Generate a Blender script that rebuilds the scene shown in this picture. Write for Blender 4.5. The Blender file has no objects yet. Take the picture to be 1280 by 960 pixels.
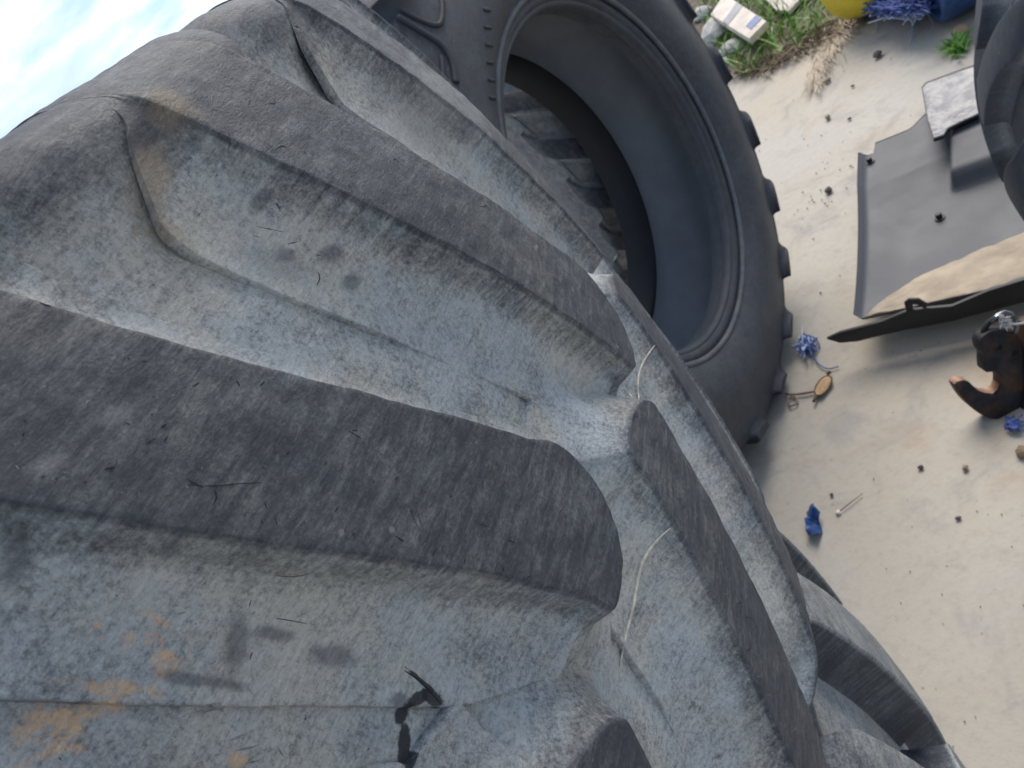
import bpy, bmesh, math, random
import numpy as np
from mathutils import Vector, Matrix
rnd = random.Random(7)
S = bpy.context.scene
COL = S.collection
R_ = math.radians

# ------------------------------------------------------------------ camera
F_PX, PITCH, ROLL, H = 947.2216, 26.8132, 42.2088, 1.8
p_, r_ = R_(PITCH), R_(ROLL)
FW = np.array([0, math.cos(p_), -math.sin(p_)])
DN = -np.array([0, math.sin(p_), math.cos(p_)])
CX = np.array([1., 0, 0]) * math.cos(r_) + DN * math.sin(r_)
CY = -np.array([1., 0, 0]) * math.sin(r_) + DN * math.cos(r_)
cam = bpy.data.cameras.new('camera')
cam.sensor_width = 36; cam.lens = 36 * F_PX / 1280
cam.clip_start = .02; cam.clip_end = 3000
camo = bpy.data.objects.new('camera', cam); COL.objects.link(camo)
camo.matrix_world = Matrix(((CX[0], -CY[0], -FW[0], 0), (CX[1], -CY[1], -FW[1], 0), (CX[2], -CY[2], -FW[2], H), (0, 0, 0, 1)))
cam.dof.use_dof = True; cam.dof.focus_distance = .43; cam.dof.aperture_fstop = 19
S.camera = camo
EYE = np.array([0, 0, H])

# ------------------------------------------------------------------ world and sun
S.view_settings.view_transform = 'Standard'; S.view_settings.look = 'None'
S.view_settings.exposure = 1.68; S.view_settings.gamma = 1
W = bpy.data.worlds.new('World'); S.world = W; W.use_nodes = True
wn, wl = W.node_tree.nodes, W.node_tree.links
wn.clear()
SUN_EL, SUN_AZ = 50, 42          # azimuth measured from +Y towards +X
sky = wn.new('ShaderNodeTexSky'); sky.sky_type = 'NISHITA'; sky.sun_disc = False
sky.sun_elevation = R_(SUN_EL); sky.sun_rotation = R_(SUN_AZ)
sky.air_density = 1.0; sky.dust_density = 1.5
tc = wn.new('ShaderNodeTexCoord')
mp = wn.new('ShaderNodeMapping'); mp.inputs['Scale'].default_value = (1, 1, 3.2)
n1 = wn.new('ShaderNodeTexNoise'); n1.inputs['Scale'].default_value = 3.4; n1.inputs['Detail'].default_value = 7; n1.inputs['Roughness'].default_value = .52
cr = wn.new('ShaderNodeValToRGB'); cr.color_ramp.elements[0].position = .42; cr.color_ramp.elements[1].position = .66
mul = wn.new('ShaderNodeVectorMath'); mul.operation = 'SCALE'; mul.inputs['Scale'].default_value = .05
mix = wn.new('ShaderNodeMix'); mix.data_type = 'RGBA'
bg = wn.new('ShaderNodeBackground'); bg.inputs['Strength'].default_value = 1.0
wo = wn.new('ShaderNodeOutputWorld')
wl.new(tc.outputs['Generated'], mp.inputs[0]); wl.new(mp.outputs[0], n1.inputs['Vector'])
wl.new(n1.outputs['Fac'], cr.inputs[0]); wl.new(cr.outputs[0], mix.inputs[0])
wl.new(sky.outputs[0], mul.inputs[0]); wl.new(mul.outputs[0], mix.inputs[6])
wl.new(mix.outputs[2], bg.inputs[0]); wl.new(bg.outputs[0], wo.inputs[0])
cmix = wn.new('ShaderNodeMix'); cmix.data_type = 'RGBA'; cmix.inputs[6].default_value = (.22, .30, .42, 1); cmix.inputs[7].default_value = (.45, .48, .53, 1)
n2_ = wn.new('ShaderNodeTexNoise'); n2_.inputs['Scale'].default_value = 8.5; n2_.inputs['Detail'].default_value = 6
cr2 = wn.new('ShaderNodeValToRGB'); cr2.color_ramp.elements[0].position = .40; cr2.color_ramp.elements[1].position = .60
wl.new(mp.outputs[0], n2_.inputs['Vector']); wl.new(n2_.outputs['Fac'], cr2.inputs[0]); wl.new(cr2.outputs[0], cmix.inputs[0]); wl.new(cmix.outputs[2], mix.inputs[7])
sl = bpy.data.lights.new('sun', 'SUN'); sl.energy = 1.4; sl.angle = R_(42); sl.color = (1, .92, .82)
so = bpy.data.objects.new('sun', sl); COL.objects.link(so)
a, e = R_(SUN_AZ), R_(SUN_EL)
sd = Vector((math.sin(a) * math.cos(e), math.cos(a) * math.cos(e), math.sin(e)))
so.rotation_euler = sd.to_track_quat('Z', 'Y').to_euler(); so.location = (0, 0, 12)

# ------------------------------------------------------------------ helpers
def ray(u, v):
    d = (u - 640) * CX + (v - 480) * CY + F_PX * FW
    return d / np.linalg.norm(d)
def at(u, v, z=0.):
    "a point of the place at height z, measured from the photograph"
    d = ray(u, v); return EYE + d * ((z - H) / d[2])
def onp(u, v, P0, n):
    d = ray(u, v); return EYE + d * (np.dot(np.asarray(P0) - EYE, n) / np.dot(d, n))

class VN:                       # value noise, vectorised
    def __init__(s, seed):
        s.t = np.random.RandomState(seed).rand(64, 64, 64) * 2 - 1
    def one(s, x, y, z):
        xi, yi, zi = np.floor(x).astype(int), np.floor(y).astype(int), np.floor(z).astype(int)
        f = [q - np.floor(q) for q in (x, y, z)]
        f = [q * q * (3 - 2 * q) for q in f]
        r = 0
        for i in (0, 1):
            for j in (0, 1):
                for k in (0, 1):
                    w = (f[0] if i else 1 - f[0]) * (f[1] if j else 1 - f[1]) * (f[2] if k else 1 - f[2])
                    r = r + w * s.t[(xi + i) & 63, (yi + j) & 63, (zi + k) & 63]
        return r
    def __call__(s, x, y, z, oct=3):
        r, a = 0, 1.
        for o in range(oct):
            r = r + a * s.one(x * 2**o + 7.3 * o, y * 2**o + 3.1 * o, z * 2**o + 1.7 * o); a *= .5
        return r
N1, N2 = VN(3), VN(11)
def sstep(a, b, x):
    t = np.clip((x - a) / (b - a), 0, 1); return t * t * (3 - 2 * t)

def mesh(name, V, Fq, uv=None, attrs=None, smooth=True, sharp=None):
    me = bpy.data.meshes.new(name)
    V = np.asarray(V, float).reshape(-1, 3)
    Fq = [tuple(int(i) for i in f) for f in Fq] if not isinstance(Fq, np.ndarray) else Fq.tolist()
    me.from_pydata(V.tolist(), [], Fq)
    if smooth: me.polygons.foreach_set('use_smooth', [True] * len(me.polygons))
    if uv is not None:
        l = me.uv_layers.new(name='UVMap')
        vi = np.zeros(len(me.loops), int); me.loops.foreach_get('vertex_index', vi)
        l.data.foreach_set('uv', np.asarray(uv, float)[vi].ravel())
    for k, v in (attrs or {}).items():
        at_ = me.attributes.new(k, 'FLOAT', 'POINT'); at_.data.foreach_set('value', np.asarray(v, float))
    me.update()
    return me
def link(name, me, mat=None, parent=None, loc=None):
    o = bpy.data.objects.new(name, me); COL.objects.link(o)
    if mat is not None and me is not None and not me.materials: me.materials.append(mat)
    if parent: o.parent = parent
    if loc is not None: o.location = loc
    return o
def tag(o, label, cat, group=None):
    o['label'] = label; o['category'] = cat
    if group: o['group'] = group
    return o
def thing(name, label, cat, loc=(0, 0, 0), group=None):
    o = bpy.data.objects.new(name, None); COL.objects.link(o); o.location = loc
    o.empty_display_size = .1
    return tag(o, label, cat, group)
def gridfaces(nu, nv, closeu=False, flip=False, off=0):
    i = np.arange(nu if closeu else nu - 1)[:, None]; j = np.arange(nv - 1)[None, :]
    i2 = (i + 1) % nu
    f = np.stack([i * nv + j + 0 * i, i2 * nv + j, i2 * nv + j + 1, i * nv + j + 1], -1).reshape(-1, 4) + off
    return f[:, ::-1] if flip else f
def tube(path, rad, n=8, closed=False):
    P = np.asarray(path, float); m = len(P)
    rad = np.broadcast_to(np.asarray(rad, float), (m,))
    T = np.gradient(P, axis=0); T /= np.linalg.norm(T, axis=1, keepdims=True) + 1e-12
    up = np.array([.13, .27, .95]); V = []
    for k in range(m):
        a = np.cross(T[k], up); a /= np.linalg.norm(a) + 1e-9; b = np.cross(T[k], a)
        for j in range(n):
            t = 2 * math.pi * j / n
            V.append(P[k] + rad[k] * (math.cos(t) * a + math.sin(t) * b))
    Fc = []
    for k in range(m - 1):
        for j in range(n):
            Fc.append((k * n + j, k * n + (j + 1) % n, (k + 1) * n + (j + 1) % n, (k + 1) * n + j))
    Fc.append(tuple(range(n))[::-1]); Fc.append(tuple((m - 1) * n + j for j in range(n)))
    return V, Fc
class MB:
    def __init__(s): s.V, s.F = [], []
    def add(s, V, F):
        o = len(s.V); s.V += [tuple(v) for v in V]; s.F += [tuple(int(i) + o for i in f) for f in F]; return s
    def tube(s, path, rad, n=8): return s.add(*tube(path, rad, n))
    def mesh(s, name, smooth=True): return mesh(name, s.V, s.F, smooth=smooth)
def bevelled(me, w=.004, seg=2, angle=30):
    bm = bmesh.new(); bm.from_mesh(me)
    es = [e for e in bm.edges if len(e.link_faces) == 2 and e.calc_face_angle(0) > R_(angle)]
    if es: bmesh.ops.bevel(bm, geom=es, offset=w, segments=seg, profile=.5, affect='EDGES', clamp_overlap=True)
    bm.to_mesh(me); bm.free()
    me.polygons.foreach_set('use_smooth', [True] * len(me.polygons))
    me.set_sharp_from_angle(angle=R_(40))
    return me
def box(name, dims, bev=.004):
    x, y, z = [d / 2 for d in dims]
    V = [(sx * x, sy * y, sz * z) for sx in (-1, 1) for sy in (-1, 1) for sz in (-1, 1)]
    Fc = [(0, 1, 3, 2), (4, 6, 7, 5), (0, 4, 5, 1), (2, 3, 7, 6), (0, 2, 6, 4), (1, 5, 7, 3)]
    me = mesh(name, V, Fc, smooth=False)
    return bevelled(me, bev) if bev else me
def prism(name, outline, n, th, bev=.003):
    "a plate: outline points (coplanar, 3D) pushed along n by th"
    P = np.asarray(outline, float); n = np.asarray(n, float); k = len(P)
    V = np.vstack([P, P + n * th])
    bm = bmesh.new(); vs = [bm.verts.new(v) for v in V]
    bm.faces.new(vs[:k]); bm.faces.new(vs[k:][::-1])
    for i in range(k): bm.faces.new((vs[i], vs[k + i], vs[k + (i + 1) % k], vs[(i + 1) % k]))
    bmesh.ops.recalc_face_normals(bm, faces=bm.faces[:])
    me = bpy.data.meshes.new(name); bm.to_mesh(me); bm.free()
    return bevelled(me, bev) if bev else me

# ------------------------------------------------------------------ materials
class NT:
    def __init__(s, name):
        s.m = bpy.data.materials.new(name); s.m.use_nodes = True
        s.n, s.l = s.m.node_tree.nodes, s.m.node_tree.links
        s.b = s.n['Principled BSDF']
    def _in(s, sock, v):
        if isinstance(v, bpy.types.NodeSocket): s.l.new(v, sock)
        elif isinstance(v, (tuple, list)) and len(v) == 3 and sock.type == 'RGBA': sock.default_value = (*v, 1)
        else: sock.default_value = v
    def coord(s, kind='Object', scale=(1, 1, 1), rot=0, loc=(0, 0, 0)):
        t = s.n.new('ShaderNodeTexCoord'); m = s.n.new('ShaderNodeMapping')
        m.inputs['Scale'].default_value = scale; m.inputs['Rotation'].default_value = (0, 0, rot); m.inputs['Location'].default_value = loc
        s.l.new(t.outputs[kind], m.inputs[0]); return m.outputs[0]
    def noise(s, vec, scale, detail=4, rough=.55, dist=0):
        t = s.n.new('ShaderNodeTexNoise'); t.inputs['Scale'].default_value = scale; t.inputs['Detail'].default_value = detail
        t.inputs['Roughness'].default_value = rough; t.inputs['Distortion'].default_value = dist
        s.l.new(vec, t.inputs['Vector']); return t.outputs['Fac']
    def vor(s, vec, scale, feature='F1', rand=1):
        t = s.n.new('ShaderNodeTexVoronoi'); t.feature = feature; t.inputs['Scale'].default_value = scale; t.inputs['Randomness'].default_value = rand
        s.l.new(vec, t.inputs['Vector']); return t
    def math(s, op, a, b=0, c=0, clamp=False):
        t = s.n.new('ShaderNodeMath'); t.operation = op; t.use_clamp = clamp
        s._in(t.inputs[0], a); s._in(t.inputs[1], b); s._in(t.inputs[2], c); return t.outputs[0]
    def rng(s, v, a, b, c=0, d=1):
        t = s.n.new('ShaderNodeMapRange'); t.interpolation_type = 'SMOOTHSTEP'
        s._in(t.inputs[0], v)
        for i, q in enumerate((a, b, c, d)): t.inputs[i + 1].default_value = q
        return t.outputs[0]
    def mix(s, f, a, b, mode='MIX'):
        t = s.n.new('ShaderNodeMix'); t.data_type = 'RGBA'; t.blend_type = mode
        s._in(t.inputs[0], f); s._in(t.inputs[6], a); s._in(t.inputs[7], b); return t.outputs[2]
    def attr(s, name):
        t = s.n.new('ShaderNodeAttribute'); t.attribute_name = name; return t.outputs['Fac']
    def bump(s, h, strength=.5, dist=.001, prev=None):
        t = s.n.new('ShaderNodeBump'); t.inputs['Strength'].default_value = strength; t.inputs['Distance'].default_value = dist
        s._in(t.inputs['Height'], h)
        if prev is not None: s.l.new(prev, t.inputs['Normal'])
        return t.outputs[0]
    def sep(s, vec):
        t = s.n.new('ShaderNodeSeparateXYZ'); s.l.new(vec, t.inputs[0]); return t.outputs
    def out(s, color=None, rough=.6, normal=None, metal=0, spec=.5):
        if color is not None: s._in(s.b.inputs['Base Color'], color)
        s._in(s.b.inputs['Roughness'], rough); s._in(s.b.inputs['Metallic'], metal)
        s._in(s.b.inputs['Specular IOR Level'], spec)
        if normal is not None: s.l.new(normal, s.b.inputs['Normal'])
        return s.m

def spot(t, uvs, cu, cv, m, nz, soft=.35):
    "mask of a stain centred at (cu,cv) metres of tread; m maps metres to stain radii; ragged edge"
    x = t.math('SUBTRACT', uvs[0], cu); y = t.math('SUBTRACT', uvs[1], cv)
    a = t.math('ADD', t.math('MULTIPLY', x, m[0][0]), t.math('MULTIPLY', y, m[0][1]))
    b = t.math('ADD', t.math('MULTIPLY', x, m[1][0]), t.math('MULTIPLY', y, m[1][1]))
    d = t.math('SQRT', t.math('ADD', t.math('MULTIPLY', a, a), t.math('MULTIPLY', b, b)))
    d = t.math('ADD', d, nz)
    return t.rng(d, 1 + soft, 1 - soft)

def rubber(name, dark=(.036, .043, .059), dust=(.51, .525, .525), hero=False, amount=1., stains=None):
    t = NT(name)
    oc = t.coord('Object'); uvc = t.coord('UV')
    dat = t.attr('dust')
    big = t.noise(oc, 7, 3, .6); mid = t.noise(oc, 34, 7, .72); fine = t.noise(oc, 330, 6, .85)
    streak = t.noise(t.coord('UV', (26, 170, 1), rot=R_(-38)), 1, 7, .75, .5)
    f = t.math('ADD', dat, t.math('MULTIPLY', t.math('SUBTRACT', big, .5), .42))
    f = t.math('ADD', f, t.math('MULTIPLY', t.math('SUBTRACT', mid, .5), t.math('MULTIPLY_ADD', dat, .85, .45)))
    f = t.math('ADD', f, t.math('MULTIPLY', t.math('SUBTRACT', fine, .5), t.math('MULTIPLY_ADD', dat, 2.4, .5)))
    f = t.math('ADD', f, t.math('MULTIPLY', t.math('SUBTRACT', streak, .5), t.math('MULTIPLY_ADD', dat, -.3, .95)))
    f = t.math('MULTIPLY', f, amount)
    f = t.rng(f, -.05, 1.05)
    dcol = t.mix(t.rng(t.noise(oc, 13, 5, .65), .38, .62), tuple(c * k for c, k in zip(dust, (.93, .985, 1.03))), tuple(c * k for c, k in zip(dust, (1.05, 1.01, .93))))
    col = t.mix(f, dark, dcol)
    bh = t.bump(mid, .25, .004)
    if hero:
        for (cu, cv, m_, kind) in stains:
            ragged = dict(rust=3.5, tan=3.0, smudge=2.3, wet=2.6, pale=3.)[kind]
            nz = t.math('MULTIPLY', t.math('SUBTRACT', t.noise(oc, 75 if kind in ('rust', 'wet') else 40, 7, .75), .5), ragged)
            mk = spot(t, t.sep(uvc), cu, cv, m_, nz, .5 if kind != 'wet' else .22)
            if kind == 'rust': col = t.mix(t.math('MULTIPLY', t.math('MULTIPLY', mk, t.rng(t.noise(oc, 60, 6, .75), .42, .56)), .9), col, (.68, .47, .30))
            elif kind == 'tan': col = t.mix(t.math('MULTIPLY', mk, .42), col, (.36, .27, .17))
            elif kind == 'smudge': col = t.mix(t.math('MULTIPLY', mk, .58), col, (.075, .082, .10))
            elif kind == 'wet': col = t.mix(t.math('MULTIPLY', mk, .92), col, (.018, .02, .026))
            elif kind == 'pale': col = t.mix(t.math('MULTIPLY', mk, .45), col, (.26, .27, .28))
    # wrinkle grain, nicks and cuts
    wr = t.noise(t.coord('UV', (150, 420, 1), rot=R_(-35)), 1, 6, .7, 1.2)
    n = t.bump(wr, .8, .0024, bh)
    n = t.bump(t.noise(oc, 380, 6, .8), .8, .0018, n)
    wv = t.n.new('ShaderNodeTexNoise'); wv.inputs['Scale'].default_value = 9; wv.inputs['Detail'].default_value = 3
    t.l.new(oc, wv.inputs['Vector'])
    w1 = t.n.new('ShaderNodeVectorMath'); w1.operation = 'SCALE'; w1.inputs['Scale'].default_value = .09
    t.l.new(wv.outputs['Color'], w1.inputs[0])
    zone = t.rng(t.noise(oc, 9, 3, .6), .46, .58)
    for rot, sc, thr, kp in ((.5, (28, 190, 1), .11, .86), (-.9, (22, 260, 1), .10, .88), (1.9, (36, 240, 1), .12, .9), (2.6, (14, 260, 1), .07, .9)):
        w2 = t.n.new('ShaderNodeVectorMath'); w2.operation = 'ADD'
        t.l.new(t.coord('UV'), w2.inputs[0]); t.l.new(w1.outputs[0], w2.inputs[1])
        m2 = t.n.new('ShaderNodeMapping'); m2.inputs['Rotation'].default_value = (0, 0, rot); m2.inputs['Location'].default_value = (rot * 3, 1, 0)
        m3 = t.n.new('ShaderNodeMapping'); m3.inputs['Scale'].default_value = sc
        t.l.new(w2.outputs[0], m2.inputs[0]); t.l.new(m2.outputs[0], m3.inputs[0])
        v = t.vor(m3.outputs[0], 1.0)
        cc = t.sep(v.outputs['Color'])
        keep = t.rng(cc[0], kp, kp + .02)
        th_ = t.math('MULTIPLY_ADD', cc[1], thr * 1.6, thr * .3)
        nk = t.math('MULTIPLY', t.math('SUBTRACT', 1, t.math('DIVIDE', v.outputs['Distance'], th_), clamp=True), keep)
        nk = t.math('MULTIPLY', nk, t.math('MULTIPLY', zone, .9 if hero else .3), clamp=True)
        col = t.mix(t.math('MULTIPLY', nk, .8), col, (.010, .010, .013))
        n = t.bump(t.math('SUBTRACT', 1, nk), .7, .002, n)
    # little pale scuffs
    v = t.vor(t.coord('UV', (55, 55, 1), loc=(3, 3, 0)), 1.0)
    k2 = t.math('MULTIPLY', t.rng(v.outputs['Distance'], .12, .05), t.rng(t.sep(v.outputs['Color'])[1], .78, .8))
    col = t.mix(t.math('MULTIPLY', k2, .45), col, (.33, .33, .33))
    ro = t.rng(f, 0, 1, .55, .85)
    return t.out(col, ro, n, spec=.42)

def plain(name, col, rough=.6, metal=0, bumpsc=0, bumpd=.001, var=0.15, vs=20, spec=.5):
    t = NT(name); oc = t.coord('Object')
    c = t.mix(t.rng(t.noise(oc, vs, 5, .65), .3, .7), tuple(v * (1 - var) for v in col), tuple(min(1, v * (1 + var)) for v in col))
    n = t.bump(t.noise(oc, bumpsc, 5, .65), .6, bumpd) if bumpsc else None
    return t.out(c, rough, n, metal, spec)

# ------------------------------------------------------------------ ground
def ground_mat():
    t = NT('dusty_concrete'); oc = t.coord('Object')
    a = t.noise(oc, .9, 5, .6, .4); b = t.noise(oc, 4.5, 6, .62, .6); c = t.noise(oc, 38, 5, .7); d = t.noise(oc, 240, 4, .7)
    col = t.mix(t.rng(a, .36, .64), (.40, .36, .30), (.41, .39, .35))
    col = t.mix(t.rng(b, .50, .72, 0, .75), col, (.27, .262, .25))
    col = t.mix(t.rng(t.noise(t.coord('Object', (1, 1, 1), loc=(4, 9, 0)), 2.3, 5, .6, .8), .56, .72, 0, .55), col, (.36, .275, .20))
    col = t.mix(t.rng(c, .45, .8, 0, .30), col, (.23, .213, .19))
    v = t.vor(oc, 26); k = t.math('MULTIPLY', t.rng(v.outputs['Distance'], .10, .05), t.rng(t.sep(v.outputs['Color'])[0], .86, .88))
    col = t.mix(t.math('MULTIPLY', k, .6), col, (.12, .10, .08))
    swirl = t.noise(t.coord('Object', (3, 14, 1), rot=.7), 1, 6, .7, 2.5)
    col = t.mix(t.rng(swirl, .55, .75, 0, .35), col, (.27, .262, .245))
    n = t.bump(b, .3, .012); n = t.bump(c, .5, .004, n); n = t.bump(d, .5, .0015, n)
    return t.out(col, .9, n, spec=.25)
xs = np.concatenate([[-1500, -300, -60, -20], np.linspace(-8, 12, 101), [24, 70, 300, 1500]])
ys = np.concatenate([[-1500, -300, -60, -16], np.linspace(-6, 14, 101), [26, 70, 300, 1500]])
XX, YY = np.meshgrid(xs, ys, indexing='ij')
near = np.exp(-((XX - 1) ** 2 + (YY - 2) ** 2) / 60)
ZZ = -.004 + .004 * N1(XX * .8, YY * .8, XX * 0) * near
g = link('ground', mesh('ground', np.stack([XX, YY, ZZ], -1).reshape(-1, 3), gridfaces(len(xs), len(ys))), ground_mat())
g['kind'] = 'structure'

# ------------------------------------------------------------------ the tyre in front, lying on top of the stack
HW = .34
TC = np.array([-.7427, .9217, H - .34]); TZ = np.array([-.030985, .027941, .999125])
TX = np.array([1, 0, 0]) - TZ * TZ[0]; TX /= np.linalg.norm(TX); TY = np.cross(TZ, TX)
TR, C2, C4 = .92645, .015587, .021117
UP = np.array([-35.2197, -7.36696, -8.63924, 6.41507]); LO = np.array([-40.91567, -6.64524, -8.11539, 5.96372])

def make_profile(TR, HW, C2, C4, C2n, C4n, W1=.327, RHO=.050, bead=.49):
    "profile of the lug tops by arc length w: returns r, z, outward normal"
    ds = .001; half = {}
    for sg in (1, -1):
        c2, c4 = (C2, C4) if sg > 0 else (C2n, C4n)
        z = np.arange(0, W1, ds); s = z / HW
        r = TR - c2 * s**2 - c4 * s**4
        ph0 = math.atan((2 * c2 * s[-1] + 4 * c4 * s[-1]**3) / HW)
        ph = ph0; rr, zz = r[-1], z[-1]; R1, Z1, k = [], [], 0
        while len(R1) < 260:
            ph = min(ph + ds / RHO, R_(88)) if k < 140 else ph + ds * 1.2
            rr -= math.sin(ph) * ds; zz += math.cos(ph) * ds; R1.append(rr); Z1.append(zz); k += 1
        half[sg] = (np.concatenate([r, R1]), np.concatenate([z, Z1]) * sg)
    r = np.concatenate([half[-1][0][::-1][:-1], half[1][0]]); z = np.concatenate([half[-1][1][::-1][:-1], half[1][1]])
    w = (np.arange(len(r)) - (len(half[-1][0]) - 1)) * ds
    dr, dz = np.gradient(r), np.gradient(z); L = np.hypot(dr, dz)
    return w, r, z, dz / L, -dr / L
class Tyre:
    def __init__(s, **k):
        s.w, s.r, s.z, s.nr, s.nz = make_profile(**k); s.TR = k['TR']; s.HW = k['HW']
    def P(s, th, w, d):
        r = np.interp(w, s.w, s.r); z = np.interp(w, s.w, s.z); a = np.interp(w, s.w, s.nr); b = np.interp(w, s.w, s.nz)
        r = r - a * d; z = z - b * d; t = np.radians(th)
        return np.stack([r * np.cos(t), r * np.sin(t), z], -1)
def edge(co, s):
    v = co[0] + co[1] * s + co[2] * s * s + co[3] * s**3
    e = 1.0; sl_ = co[1] + 2 * co[2] * e + 3 * co[3] * e * e
    ve = co.sum() + (sl_ - 6) * (s - e)
    return np.where(s > e, ve, v)

def resample(P, n):
    P = np.asarray(P, float); d = np.r_[0, np.cumsum(np.hypot(*np.diff(P, axis=0).T))]
    t = np.linspace(0, d[-1], n); return np.stack([np.interp(t, d, P[:, 0]), np.interp(t, d, P[:, 1])], -1)

def RELIEF(x, y): return .0005 * N1(x * 16, y * 16, x * 0, 3) + .00055 * N2(x * 90, y * 90, x * 0, 3)
def lug_mesh(T, mir, kth, depth_fn, wend, res=1., nose=None, noise=1., fixup=None, seed=0, extra=None, name='lug',
             lo_c=LO, up_c=UP, scale=1., skirt=(.058, .035, .024), steep=2.3, topdust=.10, sink=.0, flank=(.42, .75)):
    """one tread bar in tread coordinates (theta in degrees, w in metres).
    loops: the long lower edge, the nose at the centre line, the upper edge, the shoulder end"""
    hw = T.HW; deg2m = math.radians(1) * T.TR
    nl, nn, ne = int(150 * res), int(70 * res), int(24 * res)
    s = np.linspace(wend / hw, nose['s_lo'], nl)
    th_l = edge(lo_c, s) * scale; w_l = s * hw
    s2 = np.linspace(nose['s_up'], wend / hw, nl)
    th_u = edge(up_c, s2) * scale; w_u = s2 * hw
    if mir: 
        th_l = th_l - 14 * np.maximum(0, s - .72)**1.5; th_u = th_u - 8 * np.maximum(0, s2 - .72)**1.5
    npts = np.array([(th_l[-1], w_l[-1])] + [(a_ * 1., b_) for a_, b_ in nose['pts']] + [(th_u[0], w_u[0])])
    # Catmull smoothing of the nose
    q = npts * [deg2m, 1]
    for _ in range(3):
        n_ = [q[0]]
        for i in range(len(q) - 1): n_ += [q[i] * .75 + q[i + 1] * .25, q[i] * .25 + q[i + 1] * .75]
        n_ += [q[-1]]; q = np.array(n_)
    q = resample(q, nn) / [deg2m, 1]
    e0, e1 = (th_u[-1], w_u[-1]), (th_l[0], w_l[0])
    k = np.linspace(0, 1, ne + 2)[1:-1]
    E_ = np.stack([e0[0] + (e1[0] - e0[0]) * k, e0[1] + .012 * np.sin(k * math.pi)], -1)
    C = np.concatenate([np.stack([th_l, w_l], -1), q[1:-1], np.stack([th_u, w_u], -1), E_])
    tagl = np.concatenate([np.zeros(nl), np.linspace(0, 2, len(q) - 2), np.full(nl, 2.), np.full(ne, 3.)])
    C[:, 0] += kth
    M = C * [deg2m, 1]                        # metric
    n = len(M)
    # soften corners (except the straight flanks stay put)
    for _ in range(int(2 * res)): M = .5 * M + .25 * (np.roll(M, 1, 0) + np.roll(M, -1, 0))
    # worn, wavy edge
    L = np.arange(n) * 1.
    if noise: 
        Tn = np.roll(M, -1, 0) - np.roll(M, 1, 0); Tn /= np.linalg.norm(Tn, axis=1, keepdims=True)
        Nn = np.stack([Tn[:, 1], -Tn[:, 0]], -1)
        M = M + Nn * (.0004 * noise * N2(M[:, 0] * 22 + seed, M[:, 1] * 22, M[:, 0] * 0, 3) + .0003 * noise * N2(M[:, 0] * 150, M[:, 1] * 150 + seed, M[:, 0] * 0, 2))[:, None]
    Tn = np.roll(M, -1, 0) - np.roll(M, 1, 0)
    for _ in range(int(10 * res)): Tn = .5 * Tn + .25 * (np.roll(Tn, 1, 0) + np.roll(Tn, -1, 0))
    Tn /= np.linalg.norm(Tn, axis=1, keepdims=True)
    area = np.sum(M[:, 0] * np.roll(M[:, 1], -1) - np.roll(M[:, 0], -1) * M[:, 1])
    Nn = np.stack([Tn[:, 1], -Tn[:, 0]], -1) * (1 if area > 0 else -1)
    # width of the flared flank along the outline
    Wd = np.interp(tagl, [0, .6, 2, 3], [skirt[0], skirt[1], skirt[2], .02])
    s_of = M[:, 1] / hw
    if extra is not None: Wd = Wd * extra(tagl, s_of)
    fade = sstep(1.03, .905, s_of)
    Wd = np.where(tagl < .01, Wd * (.12 + .88 * fade), Wd)
    for _ in range(int(10 * res)): Wd = .5 * Wd + .25 * (np.roll(Wd, 1) + np.roll(Wd, -1))
    dep = depth_fn(M[:, 1])
    er = .0022                                # edge rounding
    rings = []                                # (offset, depth, dustval)
    for a_ in (90, 60, 30, 0): rings.append((-er * (1 - math.cos(R_(90 - a_))) if 0 else -er + er * math.cos(R_(a_)), er - er * math.sin(R_(a_)) if 1 else 0))
    V, UV, D = [], [], []
    def put(M_, d_, du):
        th = M_[:, 0] / deg2m; w = M_[:, 1] * (-1 if mir else 1)
        V.append(T.P(th, w, d_)); UV.append(np.stack([M_[:, 0], w], -1)); D.append(np.broadcast_to(du, (len(M_),)))
    lowside = 1.
    def tn(M_, amp=1.):                       # relief of the worn top
        x, y = M_[:, 0], M_[:, 1]
        return -amp * noise * RELIEF(x, y * (-1 if mir else 1))
    # interior: strips between the two flanks
    nin = int(26 * res)
    t_in = np.linspace(0, 1, nin + 1)
    # rings going outward
    edge_t = tn(M)
    for off, dd in rings:
        put(M + Nn * off, np.minimum(dd, dep * .5) + edge_t, topdust + .12 * (dd > .001))
    nsk = int(22 * res) + 6
    d0 = np.minimum(er, dep * .5)
    for j in range(1, nsk + 1):
        u = j / nsk
        hgt = (1 - u) ** steep if steep < 2 else .72 * (1 - u) ** steep + .28 * (1 - float(sstep(0, .16, np.array(u))))
        du = flank[0] + (flank[1] - flank[0]) * sstep(.04, .30, u)
        off = Wd * u
        dd = d0 + (dep - .0026 * np.clip(dep / .02, 0, 1) - d0) * (1 - hgt)
        Mo = M + Nn * off[:, None]
        rel = -noise * (.0012 * N1(Mo[:, 0] * 25, Mo[:, 1] * 25 + seed, Mo[:, 0] * 0 + 3, 3)) * sstep(0, .3, u)
        du = du * np.clip(dep / .022, .12, 1) ** 1.5
        put(Mo, dd + np.where(M[:, 1] > .29, edge_t, edge_t * (1 - u)) + rel, du)
    put(M + Nn * (Wd + .0015)[:, None], dep + .004, .35)
    nr = len(V)
    Vr = np.stack(V, 1); UVr = np.stack(UV, 1); Dr = np.stack(D, 1)          # n x nr
    Vv = Vr.reshape(-1, 3); UVv = UVr.reshape(-1, 2); Dv = Dr.reshape(-1)
    Fc = gridfaces(n, nr, closeu=True, flip=False).tolist()
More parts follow.
